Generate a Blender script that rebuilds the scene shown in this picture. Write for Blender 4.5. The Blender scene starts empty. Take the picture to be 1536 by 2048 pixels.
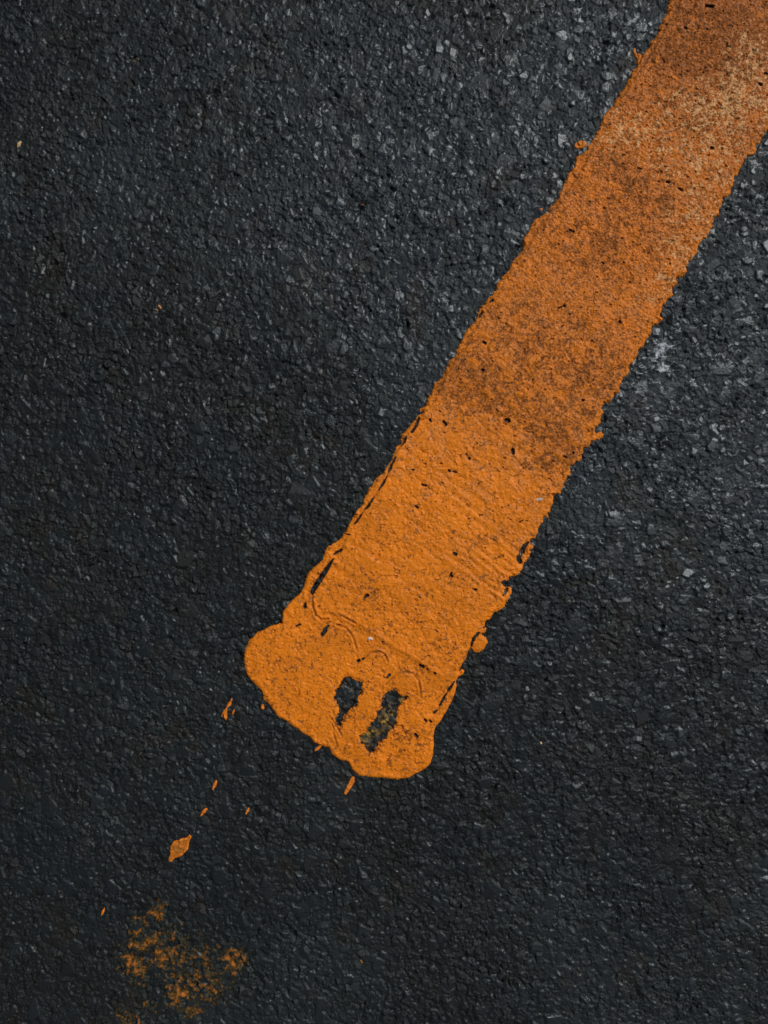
# Worn orange road marking on dark asphalt, seen from straight above.
# One photograph pixel is 0.4 mm of road (the line is about 12 cm wide).
import bpy, math, random
import numpy as np

S = 0.0004
F = np.float32
RNG = np.random.RandomState(11)
random.seed(4)
scene = bpy.context.scene
COL = scene.collection

# ------------------------------------------------------------------ helpers
def w(u, v):
    return (np.asarray(u) - 768.0) * S, (1024.0 - np.asarray(v)) * S

def vnoise(u, v, cell, seed):
    lat = np.random.RandomState(seed).rand(256, 256).astype(F) * 2 - 1
    x = np.asarray(u, dtype=F) / cell + 37.3
    y = np.asarray(v, dtype=F) / cell + 91.7
    xi = np.floor(x); yi = np.floor(y)
    fx = x - xi; fy = y - yi
    fx = fx * fx * fx * (fx * (fx * 6 - 15) + 10)
    fy = fy * fy * fy * (fy * (fy * 6 - 15) + 10)
    xi = xi.astype(np.int32) & 255; yi = yi.astype(np.int32) & 255
    x1 = (xi + 1) & 255; y1 = (yi + 1) & 255
    a = lat[yi, xi]; b = lat[yi, x1]; c = lat[y1, xi]; d = lat[y1, x1]
    return (a + (b - a) * fx) + ((c + (d - c) * fx) - (a + (b - a) * fx)) * fy

def fbm(u, v, cell, octaves, seed, gain=0.5):
    t = 0; a = 1.0; n = 0
    for k in range(octaves):
        # turn each octave so the lattice never lines up
        cs, sn = math.cos(0.7 + 1.1 * k), math.sin(0.7 + 1.1 * k)
        t = t + a * vnoise(u * cs - v * sn, u * sn + v * cs, cell / (2.03 ** k), seed + k)
        n += a; a *= gain
    return t / n

def sstep(a, b, x):
    t = np.clip((x - a) / (b - a), 0, 1)
    return t * t * (3 - 2 * t)

def gauss(u, v, cu, cv, ru, rv=None, ang=0.0):
    rv = ru if rv is None else rv
    c, s = math.cos(ang), math.sin(ang)
    du = u - cu; dv = v - cv
    return np.exp(-(((du * c + dv * s) / ru) ** 2 + ((-du * s + dv * c) / rv) ** 2))

def mesh_from(name, co, quads, cols=None, rough=None, mat=None, parent=None, smooth=True):
    me = bpy.data.meshes.new(name)
    n = len(co); m = len(quads)
    me.vertices.add(n); me.loops.add(m * 4); me.polygons.add(m)
    me.vertices.foreach_set('co', np.ascontiguousarray(co, dtype=F).ravel())
    me.loops.foreach_set('vertex_index', np.ascontiguousarray(quads, dtype=np.int32).ravel())
    me.polygons.foreach_set('loop_start', np.arange(0, m * 4, 4, dtype=np.int32))
    if smooth:
        me.polygons.foreach_set('use_smooth', np.ones(m, dtype=bool))
    if cols is not None:
        at = me.attributes.new('tone', 'FLOAT_COLOR', 'POINT')
        rgba = np.ones((n, 4), dtype=F); rgba[:, :3] = cols
        at.data.foreach_set('color', rgba.ravel())
    if rough is not None:
        at = me.attributes.new('gloss', 'FLOAT', 'POINT')
        at.data.foreach_set('value', np.ascontiguousarray(rough, dtype=F).ravel())
    me.update(calc_edges=True)
    ob = bpy.data.objects.new(name, me)
    COL.objects.link(ob)
    if mat: me.materials.append(mat)
    if parent: ob.parent = parent
    return ob

def grid_quads(nr, nc, keep=None):
    """quads of a (nr rows, nc columns) vertex grid, rows running down the photograph"""
    i = np.arange(nr * nc, dtype=np.int32).reshape(nr, nc)
    q = np.stack([i[1:, :-1], i[1:, 1:], i[:-1, 1:], i[:-1, :-1]], axis=-1)
    if keep is None:
        return q.reshape(-1, 4)
    return q[keep]

def compact(co, quads, *arrs):
    used = np.zeros(len(co), dtype=bool); used[quads.ravel()] = True
    remap = np.cumsum(used) - 1
    return (co[used], remap[quads].astype(np.int32)) + tuple(a[used] for a in arrs)

def tag(o, label=None, cat=None, group=None, kind=None):
    if label: o['label'] = label
    if cat: o['category'] = cat
    if group: o['group'] = group
    if kind: o['kind'] = kind
    return o

# ------------------------------------------------------------------ materials
def surface_material(name, bump_cells, bump_height, spec, grain, coat=0.0, ior=1.5):
    m = bpy.data.materials.new(name); m.use_nodes = True
    nt = m.node_tree; N = nt.nodes; L = nt.links
    b = N['Principled BSDF']
    tc = N.new('ShaderNodeTexCoord')
    col = N.new('ShaderNodeAttribute'); col.attribute_name = 'tone'
    rg = N.new('ShaderNodeAttribute'); rg.attribute_name = 'gloss'
    # fine grain in the colour
    n1 = N.new('ShaderNodeTexNoise'); n1.inputs['Scale'].default_value = 1500; n1.inputs['Detail'].default_value = 3
    n1.inputs['Roughness'].default_value = 0.65
    L.new(tc.outputs['Object'], n1.inputs['Vector'])
    mr = N.new('ShaderNodeMapRange')
    mr.inputs['From Min'].default_value = 0.3; mr.inputs['From Max'].default_value = 0.7
    mr.inputs['To Min'].default_value = 1 - grain; mr.inputs['To Max'].default_value = 1 + grain
    L.new(n1.outputs['Fac'], mr.inputs['Value'])
    mx = N.new('ShaderNodeVectorMath'); mx.operation = 'SCALE'
    L.new(col.outputs['Color'], mx.inputs[0]); L.new(mr.outputs['Result'], mx.inputs['Scale'])
    L.new(mx.outputs['Vector'], b.inputs['Base Color'])
    L.new(rg.outputs['Fac'], b.inputs['Roughness'])
    # tarry, rough spots shine less than bare stone
    sp = N.new('ShaderNodeMapRange'); sp.inputs['From Min'].default_value = 0.35; sp.inputs['From Max'].default_value = 0.72
    sp.inputs['To Min'].default_value = spec * 1.5; sp.inputs['To Max'].default_value = spec * 0.45
    L.new(rg.outputs['Fac'], sp.inputs['Value']); L.new(sp.outputs['Result'], b.inputs['Specular IOR Level'])
    st = N.new('ShaderNodeMapRange'); st.inputs['From Min'].default_value = 0.35; st.inputs['From Max'].default_value = 0.60
    st.inputs['To Min'].default_value = 0.25; st.inputs['To Max'].default_value = 1.0
    L.new(rg.outputs['Fac'], st.inputs['Value'])
    b.inputs['Coat Weight'].default_value = coat
    # micro relief: chipped facets and grit
    prev = None
    for sc, kind, h in bump_cells:
        if kind == 'v':
            t = N.new('ShaderNodeTexVoronoi'); t.feature = 'F1'; t.inputs['Scale'].default_value = sc
            out = t.outputs['Distance']
        else:
            t = N.new('ShaderNodeTexNoise'); t.inputs['Scale'].default_value = sc
            t.inputs['Detail'].default_value = 4; out = t.outputs['Fac']
        L.new(tc.outputs['Object'], t.inputs['Vector'])
        bp = N.new('ShaderNodeBump'); bp.inputs['Distance'].default_value = h * bump_height
        L.new(st.outputs['Result'], bp.inputs['Strength'])
        L.new(out, bp.inputs['Height'])
        if prev: L.new(prev.outputs['Normal'], bp.inputs['Normal'])
        prev = bp
    if prev: L.new(prev.outputs['Normal'], b.inputs['Normal'])
    return m

M_ROAD = surface_material('asphalt', [(1100, 'n', 0.7)], 0.0006, 0.42, 0.35)
def coarse_relief(m):
    # the chips of the far road, where the mesh no longer carries them
    nt = m.node_tree; N = nt.nodes; L = nt.links; b = N['Principled BSDF']
    tc = N.new('ShaderNodeTexCoord'); at = N.new('ShaderNodeAttribute'); at.attribute_name = 'coarse'
    prev = b.inputs['Normal'].links[0].from_socket
    basec = b.inputs['Base Color'].links[0].from_socket
    for sc, h in ((190, 0.0018), (430, 0.0010)):
        v = N.new('ShaderNodeTexVoronoi'); v.inputs['Scale'].default_value = sc; L.new(tc.outputs['Object'], v.inputs['Vector'])
        inv = N.new('ShaderNodeMath'); inv.operation = 'MULTIPLY'; inv.inputs[1].default_value = -1.0; L.new(v.outputs['Distance'], inv.inputs[0])
        bp = N.new('ShaderNodeBump'); bp.inputs['Distance'].default_value = h
        L.new(at.outputs['Fac'], bp.inputs['Strength']); L.new(inv.outputs[0], bp.inputs['Height']); L.new(prev, bp.inputs['Normal']); prev = bp.outputs['Normal']
        sep = N.new('ShaderNodeSeparateColor'); L.new(v.outputs['Color'], sep.inputs[0])
        mr = N.new('ShaderNodeMapRange'); mr.inputs['To Min'].default_value = 0.5; mr.inputs['To Max'].default_value = 1.5; L.new(sep.outputs[0], mr.inputs['Value'])
        mixf = N.new('ShaderNodeMix'); mixf.data_type = 'FLOAT'; mixf.inputs[2].default_value = 1.0
        L.new(at.outputs['Fac'], mixf.inputs[0]); L.new(mr.outputs[0], mixf.inputs[3])
        sc_ = N.new('ShaderNodeVectorMath'); sc_.operation = 'SCALE'; L.new(basec, sc_.inputs[0]); L.new(mixf.outputs[0], sc_.inputs['Scale']); basec = sc_.outputs[0]
    L.new(prev, b.inputs['Normal']); L.new(basec, b.inputs['Base Color'])
coarse_relief(M_ROAD)
M_ROAD.node_tree.nodes['Principled BSDF'].inputs['Specular Tint'].default_value = (0.92, 0.99, 1.0, 1)   # bluish basalt under tar
M_PAINT = surface_material('orange_paint', [(900, 'n', 0.35), (2400, 'n', 0.15)], 0.0006, 0.16, 0.14)
M_FILM = surface_material('paint_residue', [(1300, 'n', 0.45)], 0.0006, 0.25, 0.30)

# ------------------------------------------------------------------ road relief
Q = 1.5                                   # raster step, photo pixels
PW, PH = 1560, 1880                       # raster size: 2340 x 2820 px, repeats beyond
OU, OV = -400.0, -400.0                   # photo position of its first cell
iu = (np.arange(PW) * Q + OU).astype(F); iv = (np.arange(PH) * Q + OV).astype(F)
UU, VV = np.meshgrid(iu, iv)

def voro(U, V, cell, seed, tilt, edge, wallslope):
    """packed angular chips: every cell a tilted facet, dropping at its border"""
    r = np.random.RandomState(seed); n = 512
    jx = r.rand(n, n).astype(F); jy = r.rand(n, n).astype(F)
    tx = (r.randn(n, n) * tilt).astype(F); ty = (r.randn(n, n) * tilt).astype(F)
    hh = r.rand(n, n).astype(F)
    X = U / cell + 700; Y = V / cell + 700
    xi = np.floor(X).astype(np.int32); yi = np.floor(Y).astype(np.int32)
    f1 = np.full(X.shape, 9, F); f2 = np.full(X.shape, 9, F)
    h = np.zeros(X.shape, F); hid = np.zeros(X.shape, F)
    for dy in (-1, 0, 1):
        for dx in (-1, 0, 1):
            cx = xi + dx; cy = yi + dy; a = cy % n; b = cx % n
            px = X - (cx + jx[a, b]); py = Y - (cy + jy[a, b])
            d = np.sqrt(px * px + py * py)
            near = d < f1
            f2 = np.where(near, f1, np.minimum(f2, d))
            f1 = np.where(near, d, f1)
            hv = hh[a, b] + tx[a, b] * px + ty[a, b] * py
            h = np.where(near, hv, h); hid = np.where(near, hh[a, b], hid)
    e = np.clip((f2 - f1) / edge, 0, 1)
    return h - wallslope * (1 - e) ** 2, hid

ROUGHZONE = sstep(-0.35, 0.5, fbm(UU, VV, 420, 3, 5) + 0.55 * sstep(300, 1400, UU) * sstep(1500, 500, VV) - 0.15)
h1, id1 = voro(UU + 3 * fbm(UU, VV, 9, 2, 70), VV + 3 * fbm(UU, VV, 9, 2, 75), 12.0, 21, 2.2, 0.26, 0.55)
h2, id2 = voro(UU, VV, 5.4, 22, 1.6, 0.4, 0.4)
nz = fbm(UU, VV, 26, 3, 31)
HR = (1.8 * nz + (1.15 * h1 + 0.70 * h2) * (1.0 + 0.55 * fbm(UU, VV, 75, 2, 33)) + 0.30 * fbm(UU, VV, 3.3, 2, 41) - 1.0).astype(F)
ID = id1.copy().astype(F)                 # which chip: drives its tone
TOP = np.zeros_like(HR)                   # 1 on the worn top of a larger stone

def splat(count, r0, r1, hmin, hmax, seed, tiltk):
    r = np.random.RandomState(seed)
    for _ in range(count):
        cu = r.randint(0, PW); cv = r.randint(0, PH)
        rad = (r0 + (r1 - r0) * r.rand() ** 2.2) / Q
        k = int(rad * 1.7) + 2
        xs = np.arange(-k, k + 1); X, Y = np.meshgrid(xs, xs)
        a0 = r.rand() * 6.283; asp = 0.5 + 0.5 * r.rand()
        n = r.randint(4, 8)
        side = None
        for j in range(n):
            a = a0 + 6.283 * (j + 0.7 * (r.rand() - 0.5)) / n
            ca, sa = math.cos(a), math.sin(a)
            rr = rad * math.hypot(math.cos(a - a0), asp * math.sin(a - a0)) * (0.8 + 0.35 * r.rand())
            f = (rr - (ca * X + sa * Y)) * Q * (0.5 + 0.9 * r.rand())
            side = f if side is None else np.minimum(side, f)
        hgt = hmin + (hmax - hmin) * r.rand() ** 1.5
        g1 = r.randn(2) * tiltk; g2 = r.randn(2) * tiltk * 1.6
        top = np.minimum(hgt + (g1[0] * X + g1[1] * Y) * Q, hgt + 0.25 + (g2[0] * X + g2[1] * Y) * Q)
        hs = np.minimum(top, hgt - 2.2 + side)
        R = (cv + xs) % PH; C = (cu + xs) % PW
        sub = HR[np.ix_(R, C)]
        win = (hs > sub) & (side > 0)
        sub[win] = hs[win] + (0.10 if rad * Q < 10 else 0.18) * (h2[np.ix_(R, C)][win] - 0.5)
        HR[np.ix_(R, C)] = sub
        t = ID[np.ix_(R, C)]; t[win] = r.rand(); ID[np.ix_(R, C)] = t
        t = TOP[np.ix_(R, C)]; t[win] = np.clip(side[win] / 2.5, 0, 1) * (0.35 + 0.65 * r.rand()) * (1 if rad * Q < 12 else 0.55); TOP[np.ix_(R, C)] = t

splat(34000, 3.5, 9, -1.0, 2.2, 51, 0.24)
splat(12000, 8, 17, -0.8, 2.6, 52, 0.15)
splat(420, 14, 26, 0.3, 2.6, 53, 0.09)

def blur(a, rad, passes=3):
    k = int(rad / Q)
    for _ in range(passes):
        for ax in (0, 1):
            c = np.cumsum(np.concatenate([np.take(a, range(-k - 1, 0), axis=ax), a, np.take(a, range(0, k), axis=ax)], axis=ax), axis=ax, dtype=np.float64)
            n = a.shape[ax]
            a = ((np.take(c, range(2 * k + 1, 2 * k + 1 + n), axis=ax) - np.take(c, range(0, n), axis=ax)) / (2 * k + 1)).astype(F)
    return a
HB = blur(HR, 14)

def samp(R, u, v):
    x = (np.asarray(u) - OU) / Q; y = (np.asarray(v) - OV) / Q
    xi = np.floor(x).astype(np.int64); yi = np.floor(y).astype(np.int64)
    fx = (x - xi).astype(F); fy = (y - yi).astype(F)
    x0 = xi % PW; x1 = (xi + 1) % PW; y0 = yi % PH; y1 = (yi + 1) % PH
    return (R[y0, x0] * (1 - fx) + R[y0, x1] * fx) * (1 - fy) + (R[y1, x0] * (1 - fx) + R[y1, x1] * fx) * fy

# ------------------------------------------------------------------ road mesh
def axis(lo, hi):
    core = np.arange(lo, hi + Q, Q)
    st = np.concatenate([Q * np.linspace(1, 2, 20), np.full(230, 2 * Q), 2 * Q * 1.10 ** np.arange(1, 55)])
    st2 = st[-1] * 1.22 ** np.arange(1, 13)
    out = np.cumsum(np.concatenate([st, st2]))
    return np.concatenate([(core[0] - out)[::-1], core, core[-1] + out])
gu = axis(-61.0, 1598.0); gv = axis(-61.0, 2110.0)
GU, GV = np.meshgrid(gu, gv)
far = np.maximum(sstep(3.2, 10, np.gradient(gu))[None, :], sstep(3.2, 10, np.gradient(gv))[:, None]).astype(F)
gh = samp(HR, GU, GV) * (1 - far)              # far out the grid is coarse: relief passes to the material
gid = samp(ID, GU, GV) * (1 - far) + 0.5 * far; gtop = samp(TOP, GU, GV) * (1 - far) + 0.3 * far
gU = GU.astype(F); gV = GV.astype(F)

# worn, cleaner aggregate plus light painted in towards the upper right; tarry, darker elsewhere
worn_lit = sstep(-0.5, 0.7, 0.8 * fbm(gU, gV, 260, 3, 61) + 1.0 * gauss(gU, gV, 1330, 620, 520, 640) + 0.55 * gauss(gU, gV, 900, 300, 500, 420) - 0.35)
binder = (0.0072 + 0.0085 * worn_lit)[..., None] * (np.array([0.90, 1.09, 1.00]) + worn_lit[..., None] * np.array([0.0, 0.0, 0.20]))
stone_g = np.array([0.0135, 0.0185, 0.0225]) + 0 * binder
amt = np.clip(0.10 * gid + gtop * (0.34 + 0.42 * worn_lit) * (0.10 + 1.1 * gid ** 2), 0, 1.1)[..., None]
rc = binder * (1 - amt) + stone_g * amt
# a few paler mineral tops, a few rusty-brown hollows
pale = (gtop > 0.45) * (gid > 0.90) * (0.25 + worn_lit)
rc = rc * (1 + 0.35 * pale[..., None])
rusty = sstep(0.25, 0.6, fbm(gU, gV, 60, 3, 66)) * sstep(0.6, 0.2, gtop) * 0.9
rc = rc * (1 + rusty[..., None] * (np.array([1.35, 0.95, 0.82]) - 1))
blue = sstep(-0.1, 0.5, fbm(gU, gV, 110, 4, 68))[..., None] * 0.7
rc = rc * (1 + blue * (np.array([0.92, 1.0, 1.28]) - 1))
rgh = np.clip(0.66 - (0.20 + 0.07 * worn_lit) * sstep(0.1, 0.5, gtop) - 0.16 * (gid - 0.4) - 0.04 * worn_lit, 0.41, 0.75)
X, Y = w(GU, GV)
co = np.stack([X, Y, gh * S], -1).reshape(-1, 3)
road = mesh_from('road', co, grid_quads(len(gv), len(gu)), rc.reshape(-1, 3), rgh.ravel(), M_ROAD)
at = road.data.attributes.new('coarse', 'FLOAT', 'POINT'); at.data.foreach_set('value', np.ascontiguousarray(far, dtype=F).ravel())
tag(road, kind='structure')

def film(name, mask, cols, rough, lift, mat, parent=None):
    """a thin layer lying on the stones of the road: the road's own facets, lifted"""
    r = np.where(mask.any(1))[0]; c = np.where(mask.any(0))[0]
    r0, r1, c0, c1 = r[0] - 1, r[-1] + 2, c[0] - 1, c[-1] + 2
    m = mask[r0:r1, c0:c1]
    keep = m[1:, :-1] & m[1:, 1:] & m[:-1, 1:] & m[:-1, :-1]
    X, Y = w(GU[r0:r1, c0:c1], GV[r0:r1, c0:c1])
    z = (gh[r0:r1, c0:c1] + lift) * S
    P = np.stack([X, Y, z], -1).reshape(-1, 3)
    q = grid_quads(r1 - r0, c1 - c0, keep)
    P, q, cc, rr = compact(P, q, cols[r0:r1, c0:c1].reshape(-1, 3), rough[r0:r1, c0:c1].ravel())
    return mesh_from(name, P, q, cc, rr, mat, parent)

# ------------------------------------------------------------------ traced outlines
def Z(ox, oy, pts):                       # points read off a 2.56x enlargement at (ox, oy)
    return [(ox + x / 2.56, oy + y / 2.56) for x, y in pts]

LEFT = Z(936, 0, [(1030,0),(1015,60),(1010,85),(985,130),(975,165),(945,205),(925,225),(915,250),(890,285),(880,310),(860,345),(835,375),
    (825,400),(805,440),(780,475),(755,510),(735,545),(705,575),(690,600),(680,625),(665,655),(655,685),(625,730),(612,748),(600,775),
    (575,790),(550,815),(545,840),(530,875),(505,895),(500,920),(490,945),(478,965),(458,985),(460,1015),(425,1055),(410,1085),(380,1100),
    (345,1120),(325,1160),(300,1205),(290,1225),(278,1245),(285,1270),(250,1315),(225,1345),(215,1370),(190,1400),(165,1430),(150,1450)]) \
  + Z(936, 400, [(142,460),(110,490),(90,515),(70,545),(55,580),(45,610),(20,640)]) \
  + Z(640, 640, [(765,40),(745,70),(735,100),(700,150),(690,185),(655,225),(640,260),(625,290),(600,310),(580,335),(575,370),(555,395),
    (550,420),(535,437),(505,455),(510,466),(535,468),(520,485),(495,490),(475,525),(440,560),(422,590),(415,620),(395,645),(375,670),
    (370,700),(345,745),(325,780),(290,810),(270,845),(240,880),(225,920),(215,945),(185,975),(165,1020),(145,1050),(130,1085)])
END = Z(440, 1040, [(630,72),(620,90),(590,115),(555,130),(535,165),(525,205),(495,230),(455,265),(437,305),(430,340),(415,370),(385,395),
    (350,430),(320,475),(318,510),(318,530),(290,533),(240,550),(190,580),(150,615),(128,660),(122,710),(127,760),(135,790),(160,820),
    (190,850),(215,880),(222,920),(255,945),(280,985),(300,1010),(345,1030),(370,1055),(395,1068),(420,1090),(460,1110),(480,1140),
    (530,1160),(555,1165),(570,1195),(605,1225),(655,1240),(680,1280),(710,1308),(760,1315),(800,1318),(850,1322),(905,1330),(960,1320),
    (1010,1295),(1050,1275),(1080,1240),(1092,1200),(1095,1150),(1092,1110),(1095,1080),(1105,1055),(1130,1030),(1145,1000),(1165,970),
    (1190,920),(1205,880),(1213,850),(1208,825),(1220,802),(1245,790),(1252,770),(1238,762),(1220,775),(1235,745),(1258,715),(1265,690),
    (1282,655),(1300,678),(1330,680),(1352,660),(1366,625),(1362,600),(1340,590),(1345,580),(1365,570),(1365,548),(1345,552),(1368,510),
    (1390,490),(1405,475)])
RIGHT = Z(640, 640, [(905,1500),(940,1470),(958,1440),(965,1405),(985,1385),(985,1370),(960,1368),(940,1360),(925,1345),(955,1330),
    (955,1315),(985,1305),(1005,1300),(1030,1285),(1030,1250),(1065,1225),(1083,1190),(1083,1150),(1085,1125),(1105,1105),(1115,1080),
    (1130,1050),(1145,1010),(1165,1005),(1180,975),(1188,930),(1190,900),(1215,890),(1245,870),(1250,830),(1280,790),(1285,750),
    (1310,740),(1335,700),(1345,655),(1362,645)]) \
  + Z(936, 400, [(600,1270),(630,1245),(650,1225),(680,1220),(692,1205),(688,1188),(670,1185),(655,1192),(652,1175),(660,1150),(688,1142),
    (672,1120),(690,1090),(695,1045),(740,1030),(750,1000),(770,985),(775,950),(790,915),(820,900),(825,870),(845,830),(865,800),
    (875,770),(905,755),(915,715),(935,690),(940,645),(955,635),(975,638),(992,625),(992,605),(978,595),(985,570),(1000,545),(1020,510),
    (1045,485),(1045,450),(1065,430),(1065,400),(1100,390),(1120,365),(1125,325),(1150,310),(1170,280),(1175,230),(1215,200),(1235,170),
    (1250,130),(1255,95),(1290,80),(1295,40)]) \
  + Z(936, 0, [(1305,1022),(1332,1018),(1340,980),(1360,945),(1365,910),(1390,890),(1400,850),(1430,810),(1465,790),(1470,745),
    (1490,735),(1500,705),(1535,670)])

AX = np.array([0.52, -0.8542]); BX = np.array([0.8542, 0.52]); O = np.array([770.0, 1330.0])
def ab(p):
    p = np.asarray(p, dtype=np.float64) - O
    return np.stack([p @ AX, p @ BX], -1)
outline = list(map(tuple, ab(LEFT + END + RIGHT)))
# the line runs on out of the frame in the same width
a1, b1 = outline[-1]; a0, b0 = outline[0]
rr = random.Random(3)
ext_r = [(a1 + 14 * k, 99 + rr.uniform(-4, 4)) for k in range(1, 30)] + [(a1 + 406 + 90 * k, 99 + rr.uniform(-3, 3)) for k in range(1, 220)]
ext_l = [(a0 + 14 * k, -201 + rr.uniform(-3, 3)) for k in range(1, 30)] + [(a0 + 406 + 90 * k, -201 + rr.uniform(-3, 3)) for k in range(1, 220)]
outline = outline + ext_r + ext_l[::-1]

def seg_dist(D, av, bv, p, q, lim, w0=0.0, w1=0.0):
    """lower D to the distance (less a half-width running w0..w1) from segment pq, near it"""
    i0, i1 = np.searchsorted(av, [min(p[0], q[0]) - lim, max(p[0], q[0]) + lim])
    j0, j1 = np.searchsorted(bv, [min(p[1], q[1]) - lim, max(p[1], q[1]) + lim])
    if i1 <= i0 or j1 <= j0: return
    A = av[i0:i1, None] - p[0]; B = bv[None, j0:j1] - p[1]
    dx, dy = q[0] - p[0], q[1] - p[1]
    L2 = dx * dx + dy * dy + 1e-9
    t = np.clip((A * dx + B * dy) / L2, 0, 1)
    d = np.sqrt((A - t * dx) ** 2 + (B - t * dy) ** 2) - (w0 + (w1 - w0) * t)
    D[i0:i1, j0:j1] = np.minimum(D[i0:i1, j0:j1], d)

def poly_sdf(av, bv, poly, lim=40.0):
    D = np.full((len(av), len(bv)), lim, dtype=F)
    cross = np.zeros((len(av), len(bv) + 1), dtype=np.int8)
    n = len(poly)
    for k in range(n):
        p, q = poly[k], poly[(k + 1) % n]
        seg_dist(D, av, bv, p, q, lim)
        lo, hi = (p, q) if p[0] < q[0] else (q, p)
        i0, i1 = np.searchsorted(av, [lo[0], hi[0]])
        if i1 > i0:
            t = (av[i0:i1] - lo[0]) / (hi[0] - lo[0])
            j = np.searchsorted(bv, lo[1] + t * (hi[1] - lo[1]))
            np.add.at(cross, (np.arange(i0, i1), j), 1)
    ins = (np.cumsum(cross, axis=1)[:, :-1] % 2) == 1
    return np.where(ins, D, -D)

def line_dist(av, bv, polys, lim=14.0):
    """distance to a set of tapering strokes: (points, width)"""
    D = np.full((len(av), len(bv)), lim, dtype=F)
    for pts, wd in polys:
        pts = ab(pts); n = len(pts) - 1
        for k in range(n):
            wa = wd * (0.35 + 0.65 * math.sin(math.pi * (k + 0.0) / n)) if n > 1 else wd * 0.5
            wb = wd * (0.35 + 0.65 * math.sin(math.pi * (k + 1.0) / n)) if n > 1 else wd * 0.5
            seg_dist(D, av, bv, pts[k], pts[k + 1], lim, wa, wb)
    return D

# ------------------------------------------------------------------ the marking
av = np.concatenate([np.arange(-240, 1700, 1.0), 1700 + np.cumsum(1.0 * 1.045 ** np.arange(0, 150))])
bv = np.arange(-280, 202, 1.0)
sd = poly_sdf(av, bv, outline)
A2, B2 = np.meshgrid(av, bv, indexing='ij')
MU = (O[0] + A2 * AX[0] + B2 * BX[0]).astype(F); MV = (O[1] + A2 * AX[1] + B2 * BX[1]).astype(F)

right_side = sstep(0, 60, B2)
far_up = sstep(150, 420, A2)
jag = (0.9 + 3.4 * right_side * sstep(60, 200, A2) + 2.4 * far_up * (1 - right_side))
jn = 0.75 * fbm(MU, MV, 8.0, 3, 101, 0.65) + 0.45 * fbm(MU, MV, 19.0, 2, 106)
sd = sd + jag * (jn * 1.5) - 0.3

HOLE_A = Z(440, 1040, [(640,805),(670,808),(700,820),(730,830),(722,870),(705,905),(690,950),(655,985),(625,1015),(610,1048),(597,1030),(615,985),(610,940),(580,910),(600,870),(620,830)])
HOLE_B = Z(440, 1040, [(840,890),(870,875),(900,870),(925,890),(955,915),(930,945),(910,965),(905,1020),(900,1060),(870,1085),(840,1120),(800,1160),(790,1200),(765,1185),(745,1155),(725,1140),(710,1105),(745,1085),(765,1050),(795,1010),(820,960),(820,920)])
SLIT = Z(440, 1040, [(585,195),(560,250),(530,300),(500,345),(475,385),(462,375),(470,345),(500,300),(540,240),(575,200)])
hole = np.maximum(poly_sdf(av, bv, list(map(tuple, ab(HOLE_A)))), poly_sdf(av, bv, list(map(tuple, ab(HOLE_B)))))
slit = poly_sdf(av, bv, list(map(tuple, ab(SLIT))))
hole = hole + 8.0 * fbm(MU, MV, 12, 4, 131, 0.8) - 0.8

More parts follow.
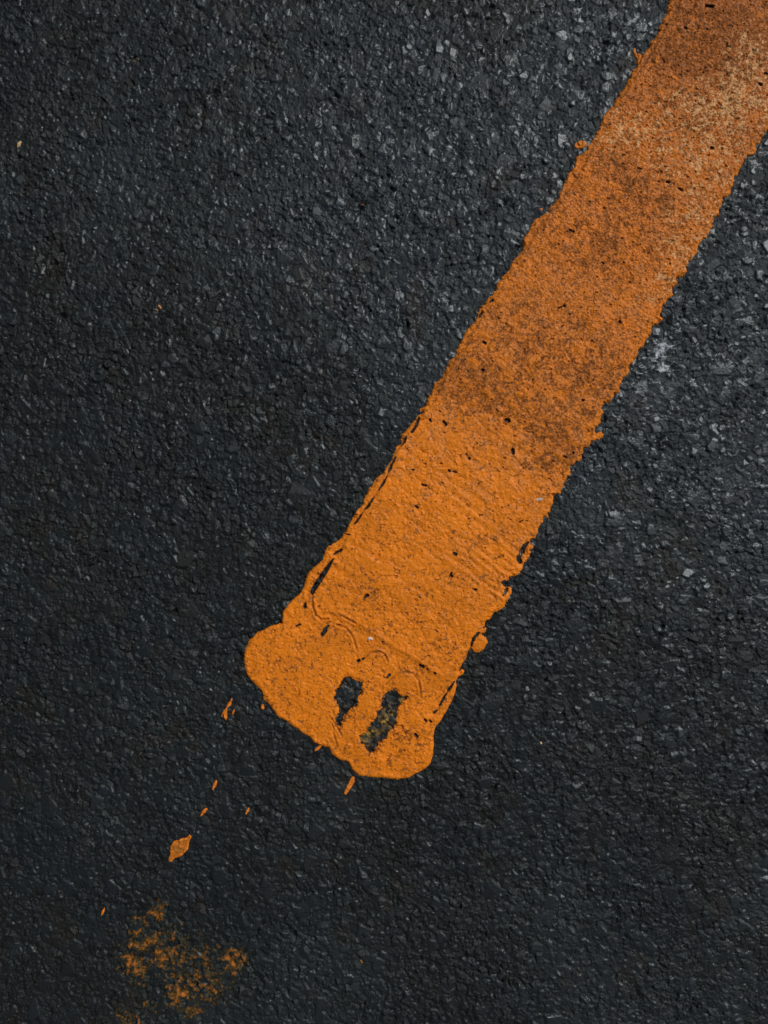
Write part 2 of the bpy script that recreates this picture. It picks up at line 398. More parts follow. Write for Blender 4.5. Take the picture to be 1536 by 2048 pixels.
R1 = lambda p: Z(440, 1040, p)
R2 = lambda p: Z(640, 640, p)
R3 = lambda p: Z(936, 0, p)
R4 = lambda p: Z(936, 400, p)
CRACKS = [                                # gaps that go through to the road
    (R1([(585,175),(600,163),(622,155)]), 3.0),
    (R1([(440,420),(435,440),(432,448)]), 3.5), (R1([(555,540),(540,560),(522,588)]), 4.2),
    (R1([(705,720),(712,716)]), 4.5), (R1([(730,710),(738,708)]), 3.8),
    (R1([(1198,828),(1168,870),(1145,910),(1122,955)]), 1.7),
    (R1([(1282,655),(1292,620),(1300,600),(1325,575)]), 2.0),
    (R1([(665,76),(640,72)]), 3.0), (R1([(1095,985),(1110,975)]), 3.2), (R1([(1048,1022),(1056,1028)]), 2.8), (R1([(1072,1024),(1078,1028)]), 2.6),
    (R1([(1000,1095),(1012,1108)]), 3.6), (R1([(855,806),(868,792)]), 3.2), (R1([(740,395),(760,386)]), 3.2),
    (R1([(1180,275),(1188,290)]), 3.0), (R1([(1292,350),(1308,354)]), 3.2), (R1([(1024,742),(1028,748)]), 2.4), (R1([(1036,746),(1040,752)]), 2.2), (R1([(1060,762),(1066,768)]), 2.2), (R1([(1095,780),(1102,786)]), 2.2),
    (R1([(392,545),(410,535)]), 2.6), (R1([(1455,375),(1470,350)]), 3.0), (R1([(1460,360),(1448,385)]), 2.4),
    (R2([(505,500),(490,545),(470,575)]), 2.0), (R2([(440,600),(430,625),(418,645)]), 2.2), (R2([(385,705),(365,745),(350,780)]), 1.7),
    (R2([(345,795),(325,835),(300,870)]), 1.8), (R2([(270,915),(250,950),(225,975)]), 2.0), (R2([(220,985),(200,1015),(178,1045)]), 1.6),
    (R2([(1040,1155),(1030,1185),(1015,1230)]), 3.2), (R2([(1012,1215),(1022,1238)]), 6.5), (R2([(1075,1130),(1050,1150),(1040,1190)]), 1.6),
    (R2([(948,515),(962,518)]), 5.5), (R2([(985,668),(987,682)]), 4.4), (R2([(900,458),(908,472)]), 3.0), (R2([(755,262),(759,270)]), 2.8), (R2([(830,256),(836,260)]), 2.4),
    (R2([(745,688),(765,712)]), 2.6), (R2([(632,520),(642,535)]), 3.6), (R2([(560,512),(566,518)]), 3.0), (R2([(490,955),(498,959)]), 3.0), (R2([(815,998),(832,999)]), 2.0),
    (R2([(520,842),(540,848)]), 3.6), (R2([(685,1197),(695,1199)]), 3.2), (R2([(664,1312),(672,1292)]), 2.6), (R2([(780,1375),(798,1380)]), 3.2), (R2([(1060,352),(1063,358)]), 2.6),
    (R2([(660,768),(664,775)]), 2.4), (R2([(684,775),(694,780)]), 2.4), (R2([(472,765),(480,768)]), 2.4), (R2([(232,1412),(245,1405)]), 3.2), (R2([(845,122),(835,116)]), 2.8),
    (R2([(1028,1028),(1034,1028)]), 2.2), (R2([(1050,1028),(1066,1028)]), 2.0), (R2([(1246,699),(1256,704)]), 2.6), (R2([(1292,678),(1296,682)]), 2.2),(R2([(1340,410),(1344,414)]), 2.4),
    (R2([(1370,705),(1350,760),(1325,790)]), 0.01),
    (R3([(925,533),(960,537)]), 1.8), (R3([(950,930),(975,938)]), 2.4), (R3([(1010,937),(1050,944)]), 2.6), (R3([(835,1240),(858,1258)]), 2.8), (R3([(520,1182),(540,1188)]), 2.4),
    (R3([(1215,38),(1245,43)]), 1.8), (R3([(1105,150),(1112,156)]), 2.4), (R3([(1215,158),(1228,162)]), 2.0), (R3([(1485,437),(1495,441)]), 2.4),(R3([(1515,383),(1530,387)]), 2.4),
    (R3([(1155,880),(1162,886)]), 2.6), (R3([(1240,762),(1250,766)]), 2.4), (R3([(1130,830),(1134,834)]), 2.2), (R3([(865,865),(885,870)]), 2.2), (R3([(680,1345),(688,1352)]), 3.0),
    (R4([(455,560),(490,545)]), 2.2), (R4([(690,628),(698,632)]), 2.2), (R4([(772,625),(782,630)]), 2.8), (R4([(110,525),(125,515)]), 2.2), (R4([(92,570),(98,545)]), 1.4), (R4([(58,600),(75,575)]), 3.0),
    (R3([(1040,945),(1090,980)]), 1.6),
]
PINS = []
rp = random.Random(8)                     # scattered pinholes
for _ in range(1000):
    a = rp.uniform(-150, 1690); b = rp.uniform(-185, 95)
    if a < 700 and rp.random() < 0.6: continue
    if 700 < a < 1150 and rp.random() < 0.35: continue
    u, v = O + a * AX + b * BX
    l = rp.uniform(0.3, 2.2); t = rp.uniform(-0.9, 0.6)
    PINS.append(([(u - l * math.cos(t), v - l * math.sin(t)), (u + l * math.cos(t), v + l * math.sin(t))], rp.choice([0.8, 1.0, 1.1, 1.3, 1.6, 2.1])))
pins = line_dist(av, bv, PINS) + 1.1 * fbm(MU, MV, 3.6, 2, 143)
crack = line_dist(av, bv, CRACKS) + 1.2 * fbm(MU, MV, 4.5, 2, 141) + 2.2 * fbm(MU, MV, 16, 3, 145)

# the upper coat: its edge is the seam just inside the left lip and the ridge before the spread end
INNER = R3([(1085,0),(1040,90),(985,195),(930,285),(880,365),(830,440),(760,545),(700,640),(640,760),(590,850),(545,930),(500,990),(440,1080),(385,1130),(345,1200),(305,1270),(245,1350),(185,1430)]) \
  + R4([(150,500),(110,545),(80,590),(50,640),(15,685)]) + R2([(745,140),(700,190),(655,260),(620,340),(595,400),(560,450),(508,500),(490,545),(445,595),(400,665),(372,735),(345,795),(300,870),(265,925),(225,975),(178,1045),(140,1100)]) \
  + R1([(625,155),(585,195),(540,255),(500,320),(472,385),(474,440),(492,490),(560,478),(640,500),(720,545),(800,600),(900,660),(1000,718),(1090,780),(1165,822),(1200,790),(1232,735),(1262,680),(1285,600),(1340,520),(1390,450),(1430,380)]) \
  + R2([(960,1290),(1020,1200),(1060,1110),(1110,1030),(1160,940),(1200,870),(1250,790),(1310,700),(1360,620),(1400,540),(1440,440),(1480,400)]) \
  + R4([(760,960),(800,880),(850,780),(900,700),(950,600),(1010,500),(1060,400),(1110,320),(1170,220),(1230,120),(1270,50)]) + R3([(1310,980),(1360,890),(1420,790),(1480,700),(1520,640)])
inner = list(map(tuple, ab(INNER)))
inner += [(inner[-1][0] + 100 * k, 84) for k in range(1, 200)] + [(inner[0][0] + 100 * k, -182) for k in range(200, 0, -1)]
d2 = poly_sdf(av, bv, inner) + 1.3 * fbm(MU, MV, 7, 3, 151)

roadh = samp(HR, MU, MV); baseh = samp(HB, MU, MV)
lip = 3.4 * np.sqrt(np.clip(1 - (1 - np.clip(sd / 6.0, 0, 1)) ** 2, 0, 1)) + 0.4 * sstep(0, 40, sd)
# scalloped runs of the first, more liquid coat
lip = lip + 0.9 * np.exp(-((sd - 7) / 4.0) ** 2) * (0.6 + fbm(MU, MV, 26, 2, 163)) + 0.5 * sstep(0, 5, sd) * np.sin(sd * 0.33 + 2.5 * fbm(MU, MV, 40, 2, 161)) * sstep(30, 4, sd) * 0.6
endz = sstep(-110, -150, B2)                       # the seam is crisp along the left lip, soft across the end
lip = lip + sstep(150, 420, A2) * np.exp(-((sd - 5) / 3.2) ** 2) * (0.8 + 2.2 * fbm(MU, MV, 9, 2, 165))   # crumbly beads along the rims
upper = 1.7 * (endz * sstep(-1.5, 3.5, d2) + (1 - endz) * sstep(-7, 6, d2)) + (0.5 + 0.4 * fbm(MU, MV, 30, 2, 153)) * np.exp(-((d2 - 5) / 3.6) ** 2)
# low ribs left by the spreading shoe, running across the line
ribs = np.zeros_like(MU)
for cu, cv, ru, k, am in [(960,1120,130,0.42,1.0),(905,960,120,0.33,0.8),(760,1130,110,0.30,0.7),(1010,1180,70,0.55,1.2),(880,1290,110,0.35,0.6)]:
    ribs += gauss(MU, MV, cu, cv, ru, ru * 0.45, 0.53) * am * np.sin(A2 * k + 0.06 * B2 * k + 1.6 * fbm(MU, MV, 60, 2, 171))
ribs += 0.55 * sstep(20, 90, A2) * sstep(760, 420, A2) * np.sin(A2 * 0.27 + 2.5 * fbm(MU, MV, 80, 2, 173)) * (0.6 + fbm(MU, MV, 70, 2, 175))
relief = 0.55 * ribs + 0.75 * fbm(MU, MV, 46, 3, 181) + 0.45 * fbm(MU, MV, 13, 3, 191) + 0.30 * fbm(MU, MV, 4.5, 3, 201)
grit = sstep(500, 1050, A2) * 0.9 + 0.40
relief += grit * fbm(MU, MV, 2.7, 2, 211, 0.7)
# blisters and dried lumps
lump = np.zeros_like(MU)
rl = random.Random(21)
LUMPS = [(971,675,8,4,0.9,1.6),(985,690,8,4,-0.4,1.2),(940,905,9,4,0.9,1.6),(1150,885,12,7,0.6,1.5),(1130,920,10,6,0.2,1.3),(1175,855,8,6,0,1.2),(1078,985,20,5,0.35,1.2),(1363,505,14,4,-0.2,1.4),(1290,660,20,3,-0.5,1.5)]
for _ in range(150):
    a = rl.uniform(60, 1650); b = rl.uniform(-170, 85)
    if a < 380 and rl.random() < 0.6: continue
    u, v = O + a * AX + b * BX
    LUMPS.append((u, v, rl.uniform(2.5, 8), rl.uniform(2, 4), rl.uniform(-1.5, 1.5), rl.uniform(0.5, 1.3)))
for _ in range(90):                       # clean blisters standing out of the stained band
    LUMPS.append((rl.gauss(1030, 75), rl.gauss(815, 55), rl.uniform(4, 10), rl.uniform(3, 6), rl.uniform(0, 1.6), rl.uniform(1.0, 1.8)))
for cu, cv, ru, rv, an, am in LUMPS:
    a_, b_ = ab((cu, cv)); k = 3 * ru
    i0, i1 = np.searchsorted(av, [a_ - k, a_ + k]); j0, j1 = np.searchsorted(bv, [b_ - k, b_ + k])
    lump[i0:i1, j0:j1] += am * gauss(MU[i0:i1, j0:j1], MV[i0:i1, j0:j1], cu, cv, ru, rv, an)
# soft creases round the two holes and along the spread end
CREASE = [(R1([(850,840),(890,800),(940,775),(985,785),(1015,820),(1025,870),(1025,905)]), 0.6), (R1([(474,390),(474,440),(492,490),(520,512),(552,505)]), 0.5),
    (R1([(598,536),(645,553),(672,585),(688,625),(700,668)]), 0.5), (R1([(735,710),(770,680),(810,672),(845,690),(856,722)]), 0.5),
    (R1([(575,1040),(580,1090),(600,1150),(590,1165)]), 0.4), (R1([(605,480),(640,500),(690,525)]), 0.6), (R1([(560,1000),(600,1060),(620,1100)]), 0.3)]
crs = line_dist(av, bv, CREASE)
relief = relief - (1.2 + 1.1 * fbm(MU, MV, 22, 2, 383)) * sstep(2.8, 0.0, crs) + (1.0 + 1.6 * fbm(MU, MV, 18, 2, 385)) * np.exp(-((crs - 4) / 2.6) ** 2) * (crs < 12)
relief = relief + 0.7 * np.exp(-((hole + 6) / 3.5) ** 2)          # raised rim of the holes
fade = sstep(0, 10, sd)
zp = 0.62 * baseh + 0.38 * roadh + lip + upper * sstep(0, 5, sd) + (relief + lump) * fade
zp = np.maximum(zp, roadh + 0.9 * sstep(1, 5, sd) - 30 * (sd < 1.0))
# cuts
zp = zp - 2.2 * sstep(-9, -1.0, hole) - 6.5 * sstep(-1.0, 1.6, hole) - 7.0 * sstep(-0.6, 1.2, slit) - 5.5 * sstep(0.9, -0.8, crack) - 2.2 * sstep(0.9, -0.8, pins) + 0.45 * np.exp(-((pins - 2.2) / 1.1) ** 2)
zp = np.where(sd < 0, zp + 1.9 * sd, zp)

# --- colour of the paint (its own pigment, dirt and wear)
n_f = fbm(MU, MV, 3.0, 2, 301, 0.8); n_m = fbm(MU, MV, 9, 3, 311); n_l = fbm(MU, MV, 60, 3, 321); n_s = fbm(MU, MV, 22, 3, 331)
fresh = np.array([0.68, 0.185, 0.0075]); worn = np.array([0.54, 0.146, 0.0075])
far = np.array([0.40, 0.111, 0.0085])
tw = np.clip(sstep(330, 900, A2 + 160 * n_l) + 0.14 * n_m, 0, 1)[..., None]
tf = np.clip(sstep(950, 1350, A2 + 160 * n_l) + 0.25 * n_m + 0.15 * n_s, 0, 1)[..., None]
pc = fresh * (1 - tw) + worn * tw
pc = pc * (1 - tf) + far * tf
pc = pc * (1 + 0.12 * n_m + (0.16 + 0.34 * tw[..., 0]) * n_f + 0.14 * n_l)[..., None]
# pinkish chalking here and there
chalk = sstep(-0.05, 0.55, n_s + 0.5 * n_f) * sstep(150, 400, A2) * sstep(1250, 800, A2)
pc = pc + (np.array([0.62, 0.215, 0.050]) - pc) * (0.38 * chalk)[..., None]
# dirt ground into the surface
stain = (1.0 * gauss(MU, MV, 960, 765, 60, 48, 0.6) + 0.75 * gauss(MU, MV, 915, 775, 45, 40) + 0.75 * gauss(MU, MV, 1010, 805, 70, 38, 0.5) + 0.75 * gauss(MU, MV, 1120, 880, 60, 40, 0.5)
    + 0.7 * gauss(MU, MV, 1090, 915, 45, 35) + 0.46 * gauss(MU, MV, 1080, 690, 140, 95, 0.2) + 0.42 * gauss(MU, MV, 1180, 770, 80, 70)
    + 0.55 * gauss(MU, MV, 1400, 240, 120, 45, 0.3) + 0.5 * gauss(MU, MV, 1230, 330, 80, 36, 0.5) + 0.7 * gauss(MU, MV, 1450, 130, 120, 60) + 0.8 * gauss(MU, MV, 1460, 30, 130, 60, 0.2)
    + 0.5 * gauss(MU, MV, 1190, 480, 130, 80, 0.4) + 0.42 * gauss(MU, MV, 1300, 400, 130, 50, 0.5) + 0.5 * gauss(MU, MV, 1350, 90, 60, 60)
    + 0.44 * gauss(MU, MV, 800, 1490, 75, 50) + 0.36 * gauss(MU, MV, 900, 1300, 45, 35) + 0.3 * gauss(MU, MV, 690, 1420, 30, 55) + 0.3 * gauss(MU, MV, 990, 1090, 50, 50) + 0.25 * gauss(MU, MV, 740, 1180, 60, 50))
spk = 0.46 + 0.95 * fbm(MU, MV, 16, 4, 335, 0.7) + 0.40 * fbm(MU, MV, 4.6, 2, 337, 0.9)
den = np.clip(stain, 0, 1.1)
st = sstep(-0.10, 0.10, den * 1.08 - spk) * sstep(0.02, 0.25, stain)
st = st * np.clip(0.72 + 0.8 * n_m + 1.3 * fbm(MU, MV, 2.6, 2, 339, 0.9), 0.15, 1.15)
dirt = np.array([0.125, 0.038, 0.0085])
pc = pc + (dirt - pc) * (0.82 * st)[..., None]
pc = pc + (np.array([0.60, 0.165, 0.0085]) - pc) * (0.85 * sstep(0.35, 0.85, lump))[..., None]
# fibrous grey-brown grain in the worn half
grain = sstep(0.05, 0.45, fbm(MU, MV, 4.2, 3, 341, 0.85) + 0.25 * n_s) * sstep(330, 640, A2)
pc = pc + (np.array([0.15, 0.050, 0.014]) - pc) * (0.62 * grain)[..., None]
lite = sstep(0.15, 0.5, fbm(MU, MV, 3.6, 2, 345, 0.85) + 0.2 * n_m) * sstep(330, 640, A2)
pc = pc + (np.array([0.56, 0.19, 0.05]) - pc) * (0.45 * lite)[..., None]
# tan abrasions in the far part
ab1 = gauss(MU, MV, 1440, 215, 110, 50, -0.1) + 0.9 * gauss(MU, MV, 1250, 265, 60, 40) + 0.8 * gauss(MU, MV, 1400, 320, 90, 60) + 0.8 * gauss(MU, MV, 1500, 120, 50, 60) + 0.6 * gauss(MU, MV, 1390, 430, 50, 50) + 0.5 * gauss(MU, MV, 1370, 520, 40, 50) + 0.35 * gauss(MU, MV, 1330, 560, 50, 90)
abr = sstep(0.42, 0.74, 0.55 * ab1 + 1.15 * fbm(MU, MV, 6, 3, 351, 0.85) + 0.25 * n_s) * sstep(0.05, 0.3, ab1)
pc = pc + (np.array([0.66, 0.38, 0.16]) - pc) * (0.72 * abr)[..., None]
rimc = sstep(-0.4, 0.3, n_m) * sstep(11, 4, sd) * sstep(150, 420, A2)
pc = pc + (np.array([0.64, 0.185, 0.013]) - pc) * (0.65 * rimc)[..., None]
# pepper: grit caught in the paint
pep = sstep(0.46, 0.62, fbm(MU, MV, 2.8, 1, 361)) * sstep(-0.25, 0.5, n_s + 0.15)
pep2 = sstep(0.62, 0.74, vnoise(MU + 2.0 * fbm(MU, MV, 5, 2, 373), MV + 2.0 * fbm(MU, MV, 5, 2, 374), 4.4, 371))
pc = pc + (np.array([0.10, 0.045, 0.018]) - pc) * np.clip(0.55 * pep + 0.6 * pep2, 0, 0.8)[..., None]
# grime in cracks, creases and rims
gr = np.clip(sstep(2.2, -0.2, crack) + 0.62 * sstep(1.3, -0.3, pins) + 0.55 * sstep(2.0, 0.2, crs) * sstep(-0.35, 0.3, fbm(MU, MV, 12, 2, 381)) + sstep(-2.5, 0.5, hole) + sstep(-1.5, 0.5, slit), 0, 1)
gr = np.maximum(gr, 0.45 * sstep(-90, -150, B2) * np.exp(-((d2 + 0.5) / 1.6) ** 2) * sstep(-0.1, 0.4, n_s))
pc = pc + (np.array([0.030, 0.020, 0.014]) - pc) * (0.9 * gr)[..., None]
pc = np.clip(pc, 0.004, 0.9)
pr = 0.50 + 0.08 * n_m + 0.12 * st + 0.15 * grain

X, Y = w(MU, MV)
P = np.stack([X, Y, zp * S], -1).reshape(-1, 3)
def face_all(m): return m[1:, :-1] & m[1:, 1:] & m[:-1, 1:] & m[:-1, :-1]
def face_any(m): return m[1:, :-1] | m[1:, 1:] | m[:-1, 1:] | m[:-1, :-1]
live = sd > -4.0
deep = (hole > 3.0)
keep = face_any(live) & ~face_all(deep)
topc = face_any(d2 > 0)
marking = bpy.data.objects.new('road_marking', None); COL.objects.link(marking)
mx_, my_ = w(770, 1330); marking.location = (float(mx_), float(my_), 0)
tag(marking, 'long orange painted line with ragged edges, spread rounded end and two holes worn through', 'road marking', kind='thing')
def quads_ab(keep):
    n0, n1 = len(av), len(bv)
    i = np.arange(n0 * n1, dtype=np.int32).reshape(n0, n1)
    q = np.stack([i[:-1, :-1], i[:-1, 1:], i[1:, 1:], i[1:, :-1]], -1)
    return q[keep]
PL = P - np.array([float(mx_), float(my_), 0])
for nm, k, lab in (('top_coat', keep & topc, 'thicker upper coat, darker and pitted further up the line'), ('spread_coat', keep & ~topc, 'smooth bright orange lip and spread end under the upper coat')):
    q = quads_ab(k)
    p_, q_, c_, r_ = compact(PL, q, pc.reshape(-1, 3), pr.ravel())
    o = mesh_from(nm, p_, q_, c_, r_, M_PAINT, marking); o['label'] = lab

# yellowed residue left on the stones inside the holes
gA = gu; gB = gv
hm = np.zeros(GU.shape, dtype=bool)
r0, r1 = np.searchsorted(gv, [1340, 1520]); c0, c1 = np.searchsorted(gu, [650, 830])
sub = np.s_[r0:r1, c0:c1]
hs = poly_sdf(gv[r0:r1], gu[c0:c1], [(y, x) for x, y in HOLE_B]); hs2 = poly_sdf(gv[r0:r1], gu[c0:c1], [(y, x) for x, y in HOLE_A])
su, sv = gU[sub], gV[sub]
resid = 0.55 * gauss(su, sv, 735, 1470, 26, 28) + 0.5 * gauss(su, sv, 775, 1440, 18, 26) + 0.35 * gauss(su, sv, 800, 1400, 18, 20) + 0.25 * gauss(su, sv, 690, 1370, 20, 14)
hm[sub] = (np.maximum(hs, hs2) > -4) & ((resid + 0.8 * fbm(su, sv, 6, 3, 401, 0.75) + 0.04) > 0.22)
fc = np.zeros(GU.shape + (3,), dtype=F)
mixn = sstep(-0.2, 0.5, fbm(su, sv, 6, 2, 411))[..., None]
mixn = mixn * sstep(0.1, 0.5, resid)[..., None]
fc[sub] = np.array([0.050, 0.037, 0.020]) * (1 - mixn) + np.array([0.24, 0.135, 0.018]) * mixn
fc[sub] *= (1 + 0.9 * fbm(su, sv, 7, 2, 415))[..., None]
fr = np.full(GU.shape, 0.6, dtype=F)
o = film('residue', hm, fc, fr, 0.14, M_FILM, marking)
o.location = (-float(mx_), -float(my_), 0); o['label'] = 'yellow brown paint residue left on the stones in the holes'

# ------------------------------------------------------------------ rubbed paint patch, bottom left
R5 = lambda x, y: (160 + x / 2.56, 1360 + y / 2.56)
r0, r1 = np.searchsorted(gv, [1790, 2090]); c0, c1 = np.searchsorted(gu, [220, 520]); sub = np.s_[r0:r1, c0:c1]
su, sv = gU[sub], gV[sub]
sm = np.zeros(su.shape, dtype=F)
for x, y, r, a in [(390,1190,42,.75),(310,1228,48,.42),(450,1290,55,.42),(355,1350,55,.62),(275,1450,55,.8),(420,1400,60,.72),(305,1490,48,.72),(250,1380,40,.4),(510,1540,42,.6),(515,1605,50,.8),
    (590,1530,50,.62),(700,1540,55,.45),(690,1600,50,.62),(780,1440,50,.85),(720,1460,60,.3),(490,1650,35,.5),(575,1690,40,.62),(330,1680,45,.42),(255,1755,60,.5),(500,1440,80,.36),(620,1440,90,.3),(560,1360,70,.25),(300,1300,60,.3)]:
    cu, cv = R5(x, y); sm = np.maximum(sm, a * gauss(su, sv, cu, cv, r / 2.56 * 1.25))
rh = gh[sub] - samp(HB, su, sv)
sn = fbm(su, sv, 9, 4, 421, 0.85)
score = 0.85 * sm + 1.05 * sn + 0.04 * np.clip(rh, -2, 2)
hm = np.zeros(GU.shape, dtype=bool); hm[sub] = (score > 0.16) & (sm > 0.08)
strong = sstep(0.42, 1.1, score + 0.2 * fbm(su, sv, 4, 2, 431))[..., None]
fc = np.zeros(GU.shape + (3,), dtype=F)
fc[sub] = np.array([0.034, 0.028, 0.010]) * (1 - strong) + np.array([0.37, 0.112, 0.010]) * strong
smear = film('paint_smear', hm, fc, fr, 0.14, M_FILM)
tag(smear, 'patchy rubbed orange and olive paint smear caught between the stones at the bottom', 'paint smear')

# whitish glossy scuff right of the line
r0, r1 = np.searchsorted(gv, [640, 790]); c0, c1 = np.searchsorted(gu, [1260, 1400]); sub = np.s_[r0:r1, c0:c1]
su, sv = gU[sub], gV[sub]
sc = 0.8 * gauss(su, sv, 1318, 705, 18, 22) + 0.6 * gauss(su, sv, 1330, 736, 14, 12) + 0.45 * gauss(su, sv, 1335, 690, 16, 8) + 0.3 * gauss(su, sv, 1300, 750, 30, 20)
score = sc + 0.45 * fbm(su, sv, 7, 3, 441, 0.7) + 0.1 * (gh[sub] - samp(HB, su, sv))
hm = np.zeros(GU.shape, dtype=bool); hm[sub] = (score > 0.36) & (sc > 0.1)
fc = np.zeros(GU.shape + (3,), dtype=F)
k = sstep(0.36, 0.9, score)[..., None]
fc[sub] = np.array([0.055, 0.065, 0.075]) * (1 - k) + np.array([0.33, 0.35, 0.37]) * k
scuff = film('scuff_mark', hm, fc, np.full(GU.shape, 0.38, dtype=F), 0.12, M_FILM)
tag(scuff, 'small whitish scuffed patch on the asphalt just right of the orange line', 'scuff mark')

# ------------------------------------------------------------------ loose flecks and drops
def drop(name, shapes, height, color, label, cat, group=None, dark_core=0.0, seed=0, mat=None, rough=0.5):
    """shapes: closed outlines or strokes ([points], half-width); a rounded little body hugging the stones"""
    pts = [p for s in shapes for p in (s[0] if isinstance(s, tuple) else s)]
    us = [p[0] for p in pts]; vs = [p[1] for p in pts]
    st = 0.5; m = 7
    u = np.arange(min(us) - m, max(us) + m, st); v = np.arange(min(vs) - m, max(vs) + m, st)
    d = np.full((len(v), len(u)), -9.0, dtype=F)
    for s in shapes:
        if isinstance(s, tuple):
            D = np.full(d.shape, 9.0, dtype=F); p, wd = s
            for k in range(len(p) - 1):
                seg_dist(D, v, u, (p[k][1], p[k][0]), (p[k + 1][1], p[k + 1][0]), 9.0, wd[k], wd[k + 1])
            d = np.maximum(d, -D)
        else:
            d = np.maximum(d, poly_sdf(v, u, [(y, x) for x, y in s], 12.0))
    U, V = np.meshgrid(u, v); U = U.astype(F); V = V.astype(F)
    d = d + 0.5 * fbm(U, V, 3.5, 2, 500 + seed)
    rh = samp(HR, U, V); bh = samp(HB, U, V)
    z = 0.3 * bh + 0.7 * rh + height * np.sqrt(np.clip(1 - (1 - np.clip(d / 2.8, 0, 1)) ** 2, 0, 1)) + 0.25 * fbm(U, V, 4, 2, 520 + seed)
    z = np.where(d > 0.5, np.maximum(z, rh + 0.5), z); z = np.where(d < 0, z + 1.6 * d, z)
    c = np.array(color) * (1 + 0.15 * fbm(U, V, 4, 2, 540 + seed)[..., None])
    if dark_core:
        k = sstep(2.0, 5.0, d) * (0.6 + 0.5 * fbm(U, V, 5, 2, 560 + seed)) * dark_core
        c = c + (np.array([0.16, 0.075, 0.012]) - c) * k[..., None]
    keep = face_any(d > -2.2)
    X, Y = w(U, V)
    cu, cv = (min(us) + max(us)) / 2, (min(vs) + max(vs)) / 2
    cx, cy = [float(t) for t in w(cu, cv)]
    P = np.stack([X - cx, Y - cy, z * S], -1).reshape(-1, 3)
    q = grid_quads(len(v), len(u), keep)
    P, q, cc, rr_ = compact(P, q, np.clip(c, 0.003, 0.9).reshape(-1, 3), np.full(c.shape[:2], rough, dtype=F).ravel())
    o = mesh_from(name, P, q, cc, rr_, mat or M_PAINT)
    o.location = (cx, cy, 0)
    tag(o, label, cat, group)
    return o

OR = (0.60, 0.165, 0.012); G = 'orange paint flecks splashed beyond the spread end of the line'
Z5 = lambda p: Z(160, 1360, p)
drop('paint_fleck', [(Z5([(778,97),(765,122),(752,143)]), [0.8, 3.6, 1.2]), (Z5([(752,143),(744,160),(744,190),(748,203)]), [1.2, 4.2, 3.6, 0.8]), (Z5([(742,160),(730,172),(725,188)]), [1.5, 1.2, 0.6])], 1.6, OR,
     'two-lobed orange fleck with a pinched waist, left of the spread end', 'paint fleck', G, seed=1)
drop('paint_fleck', [(Z5([(790,152),(785,162),(780,178)]), [1.4, 2.4, 0.8])], 1.3, OR, 'tiny orange fleck close against the right of the two-lobed fleck', 'paint fleck', G, seed=2)
drop('paint_drop', [(Z5([(934,130),(935,142)]), [2.8, 3.2])], 1.6, OR, 'tiny round orange drop just off the left shoulder of the spread end', 'paint drop', seed=3)
drop('paint_fleck', [(Z5([(1235,336),(1220,348),(1204,360)]), [1.6, 3.0, 1.5])], 1.4, OR, 'short orange fleck tucked under the lower edge of the spread end', 'paint fleck', G, seed=4)
drop('paint_fleck', [(Z5([(697,520),(688,540),(680,560)]), [2.4, 3.4, 0.9])], 1.5, OR, 'small tapered orange fleck, topmost of the trail leading down to the diamond-shaped fleck', 'paint fleck', G, seed=5)
drop('paint_fleck', [(Z5([(644,662),(632,676),(620,694)]), [3.0, 3.4, 1.6])], 1.5, OR, 'stubby orange fleck just above the diamond-shaped fleck', 'paint fleck', G, seed=6)
drop('paint_fleck', [(Z5([(864,658),(857,672),(850,684)]), [1.0, 2.8, 1.8])], 1.4, OR, 'small orange fleck standing alone below the spread end, right of the stubby one', 'paint fleck', G, seed=7)
drop('paint_fleck', [Z5([(560,788),(572,795),(570,808),(558,830),(552,868),(522,898),(482,915),(468,932),(453,926),(455,908),(463,890),(463,852),(480,825),(518,812),(548,806)])], 1.9, OR,
     'largest orange fleck, diamond-shaped with a brown centre and a short stem', 'paint fleck', G, dark_core=0.85, seed=8)
drop('paint_fleck', [Z5([(1400,493),(1406,500),(1405,522),(1390,548),(1374,572),(1360,588),(1351,580),(1358,560),(1372,535),(1385,505)])], 1.6, OR,
     'long spindle-shaped orange fleck just below the bottom tip of the spread end', 'paint fleck', G, seed=9, dark_core=0.3)
drop('paint_fleck', [(Z5([(124,1170),(117,1188),(110,1204)]), [0.9, 2.5, 0.9])], 1.2, OR, 'lone slim orange fleck up and left of the rubbed smear', 'paint fleck', G, seed=10)
drop('paint_drop', [(Z5([(1438,1438),(1443,1446)]), [2.0, 2.2])], 0.9, (0.20, 0.10, 0.015), 'faint yellowish drop right of the rubbed smear near the bottom', 'paint drop', seed=12)
drop('paint_drop', [([(1155, 292), (1161, 290), (1167, 289)], [6.5, 8.2, 6.0])], 2.8, (0.52, 0.15, 0.012), 'oval orange drop beside the left edge of the line, high up', 'paint drop', seed=13)
drop('paint_drop', [(Z(936,0,[(853,252),(852,272),(862,288),(874,290),(876,305),(868,325)]), [2.6, 3.2, 3.4, 5.0, 4.4, 2.4])], 2.2, (0.52, 0.15, 0.012), 'curled hook-shaped orange drop beside the top left edge of the line', 'paint drop', seed=14)
drop('paint_drop', [([(1082, 418.5), (1083, 419.5)], [2.4, 2.4])], 1.2, (0.55, 0.14, 0.02), 'pinhead orange drop off the left edge of the line', 'paint drop', seed=15)
PALE = (0.42, 0.27, 0.12)
drop('stone_chip', [([(41, 284), (38, 290), (36, 295)], [2.2, 3.2, 1.8])], 1.8, PALE, 'pale yellow chip near the upper left edge of the frame', 'stone chip', seed=16, mat=M_FILM)
drop('stone_chip', [([(318, 612), (321, 616)], [2.4, 2.0]), ([(312, 619), (315, 621)], [1.2, 1.0])], 1.5, (0.38, 0.17, 0.07), 'tan chip on the dark asphalt left of the line', 'stone chip', seed=17, mat=M_FILM)
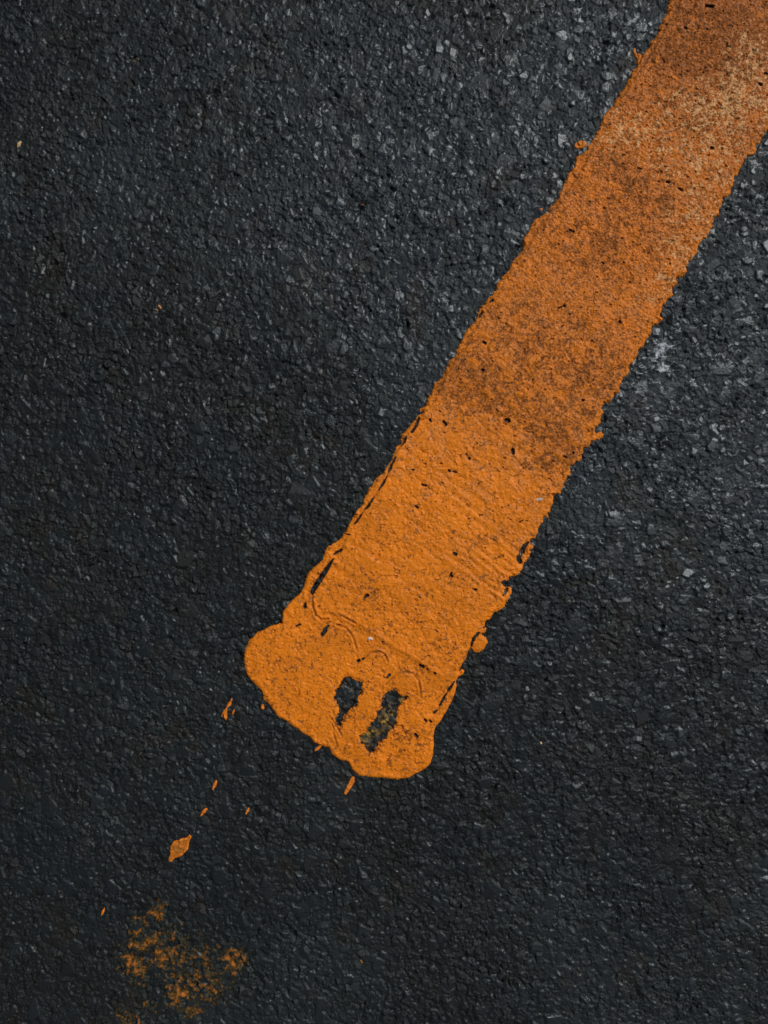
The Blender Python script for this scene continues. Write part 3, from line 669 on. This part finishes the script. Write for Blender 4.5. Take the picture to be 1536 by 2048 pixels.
drop('stone_chip', [([(725, 410), (726, 411.5)], [2.3, 2.3])], 1.4, (0.34, 0.06, 0.02), 'tiny brick red chip in the upper middle', 'stone chip', seed=18, mat=M_FILM)
drop('stone_chip', [([(273, 116), (277, 119)], [1.8, 1.6]), ([(266, 121), (269, 123)], [1.2, 1.0])], 1.2, (0.14, 0.10, 0.03), 'dull olive chip near the top left', 'stone chip', seed=19, mat=M_FILM)
drop('stone_chip', [([(1081, 1485), (1082.5, 1486.5)], [1.6, 1.6])], 1.3, (0.60, 0.42, 0.25), 'tiny bright chip right of the spread end', 'stone chip', seed=20, mat=M_FILM)
drop('stone_chip', [([(738, 1276), (744, 1277)], [2.2, 1.6])], 1.0, (0.70, 0.55, 0.48), 'glassy white bead stuck in the seam of the spread end', 'stone chip', seed=21, mat=M_FILM).location.z = 5.2 * S
drop('stone_chip', [([(1074, 1000), (1083, 998)], [3.0, 2.2])], 1.0, (0.45, 0.42, 0.36), 'pale grey chip stuck in the right edge of the line', 'stone chip', seed=22, mat=M_FILM).location.z = 5.0 * S

# ------------------------------------------------------------------ light and camera
SUN_EL, SUN_AZ = math.radians(47), math.radians(48)     # azimuth measured from +Y (up the frame) towards +X
wd = bpy.data.worlds.new("World"); scene.world = wd; wd.use_nodes = True
bg = wd.node_tree.nodes['Background']
sky = wd.node_tree.nodes.new('ShaderNodeTexSky'); sky.sky_type = 'NISHITA'; sky.sun_disc = False
sky.sun_elevation = SUN_EL; sky.sun_rotation = SUN_AZ; sky.dust_density = 2.5
hs_ = wd.node_tree.nodes.new('ShaderNodeHueSaturation'); hs_.inputs['Saturation'].default_value = 0.6   # thin cloud greys the blue
wd.node_tree.links.new(sky.outputs['Color'], hs_.inputs['Color']); wd.node_tree.links.new(hs_.outputs['Color'], bg.inputs['Color']); bg.inputs['Strength'].default_value = 0.052
sl = bpy.data.lights.new('sun', 'SUN'); sl.energy = 2.6; sl.angle = math.radians(9); sl.color = (1.0, 0.99, 0.96)
so = bpy.data.objects.new('sun', sl); COL.objects.link(so)
from mathutils import Vector
dv = Vector((math.sin(SUN_AZ) * math.cos(SUN_EL), math.cos(SUN_AZ) * math.cos(SUN_EL), math.sin(SUN_EL)))
so.rotation_euler = (-dv).to_track_quat('-Z', 'Y').to_euler(); so.location = dv * 5

CH = 0.66
cd = bpy.data.cameras.new('camera'); co_ = bpy.data.objects.new('camera', cd); COL.objects.link(co_)
cd.sensor_fit = 'VERTICAL'; cd.angle = 2 * math.atan(1024 * S / CH)
cd.clip_start = 0.01; cd.clip_end = 5000
co_.location = (0, 0, CH); scene.camera = co_
scene.view_settings.view_transform = 'Standard'; scene.view_settings.look = 'None'
scene.view_settings.exposure = 0.0; scene.view_settings.gamma = 1.0
scene.cycles.use_denoising = False
scene.cycles.max_bounces = 4
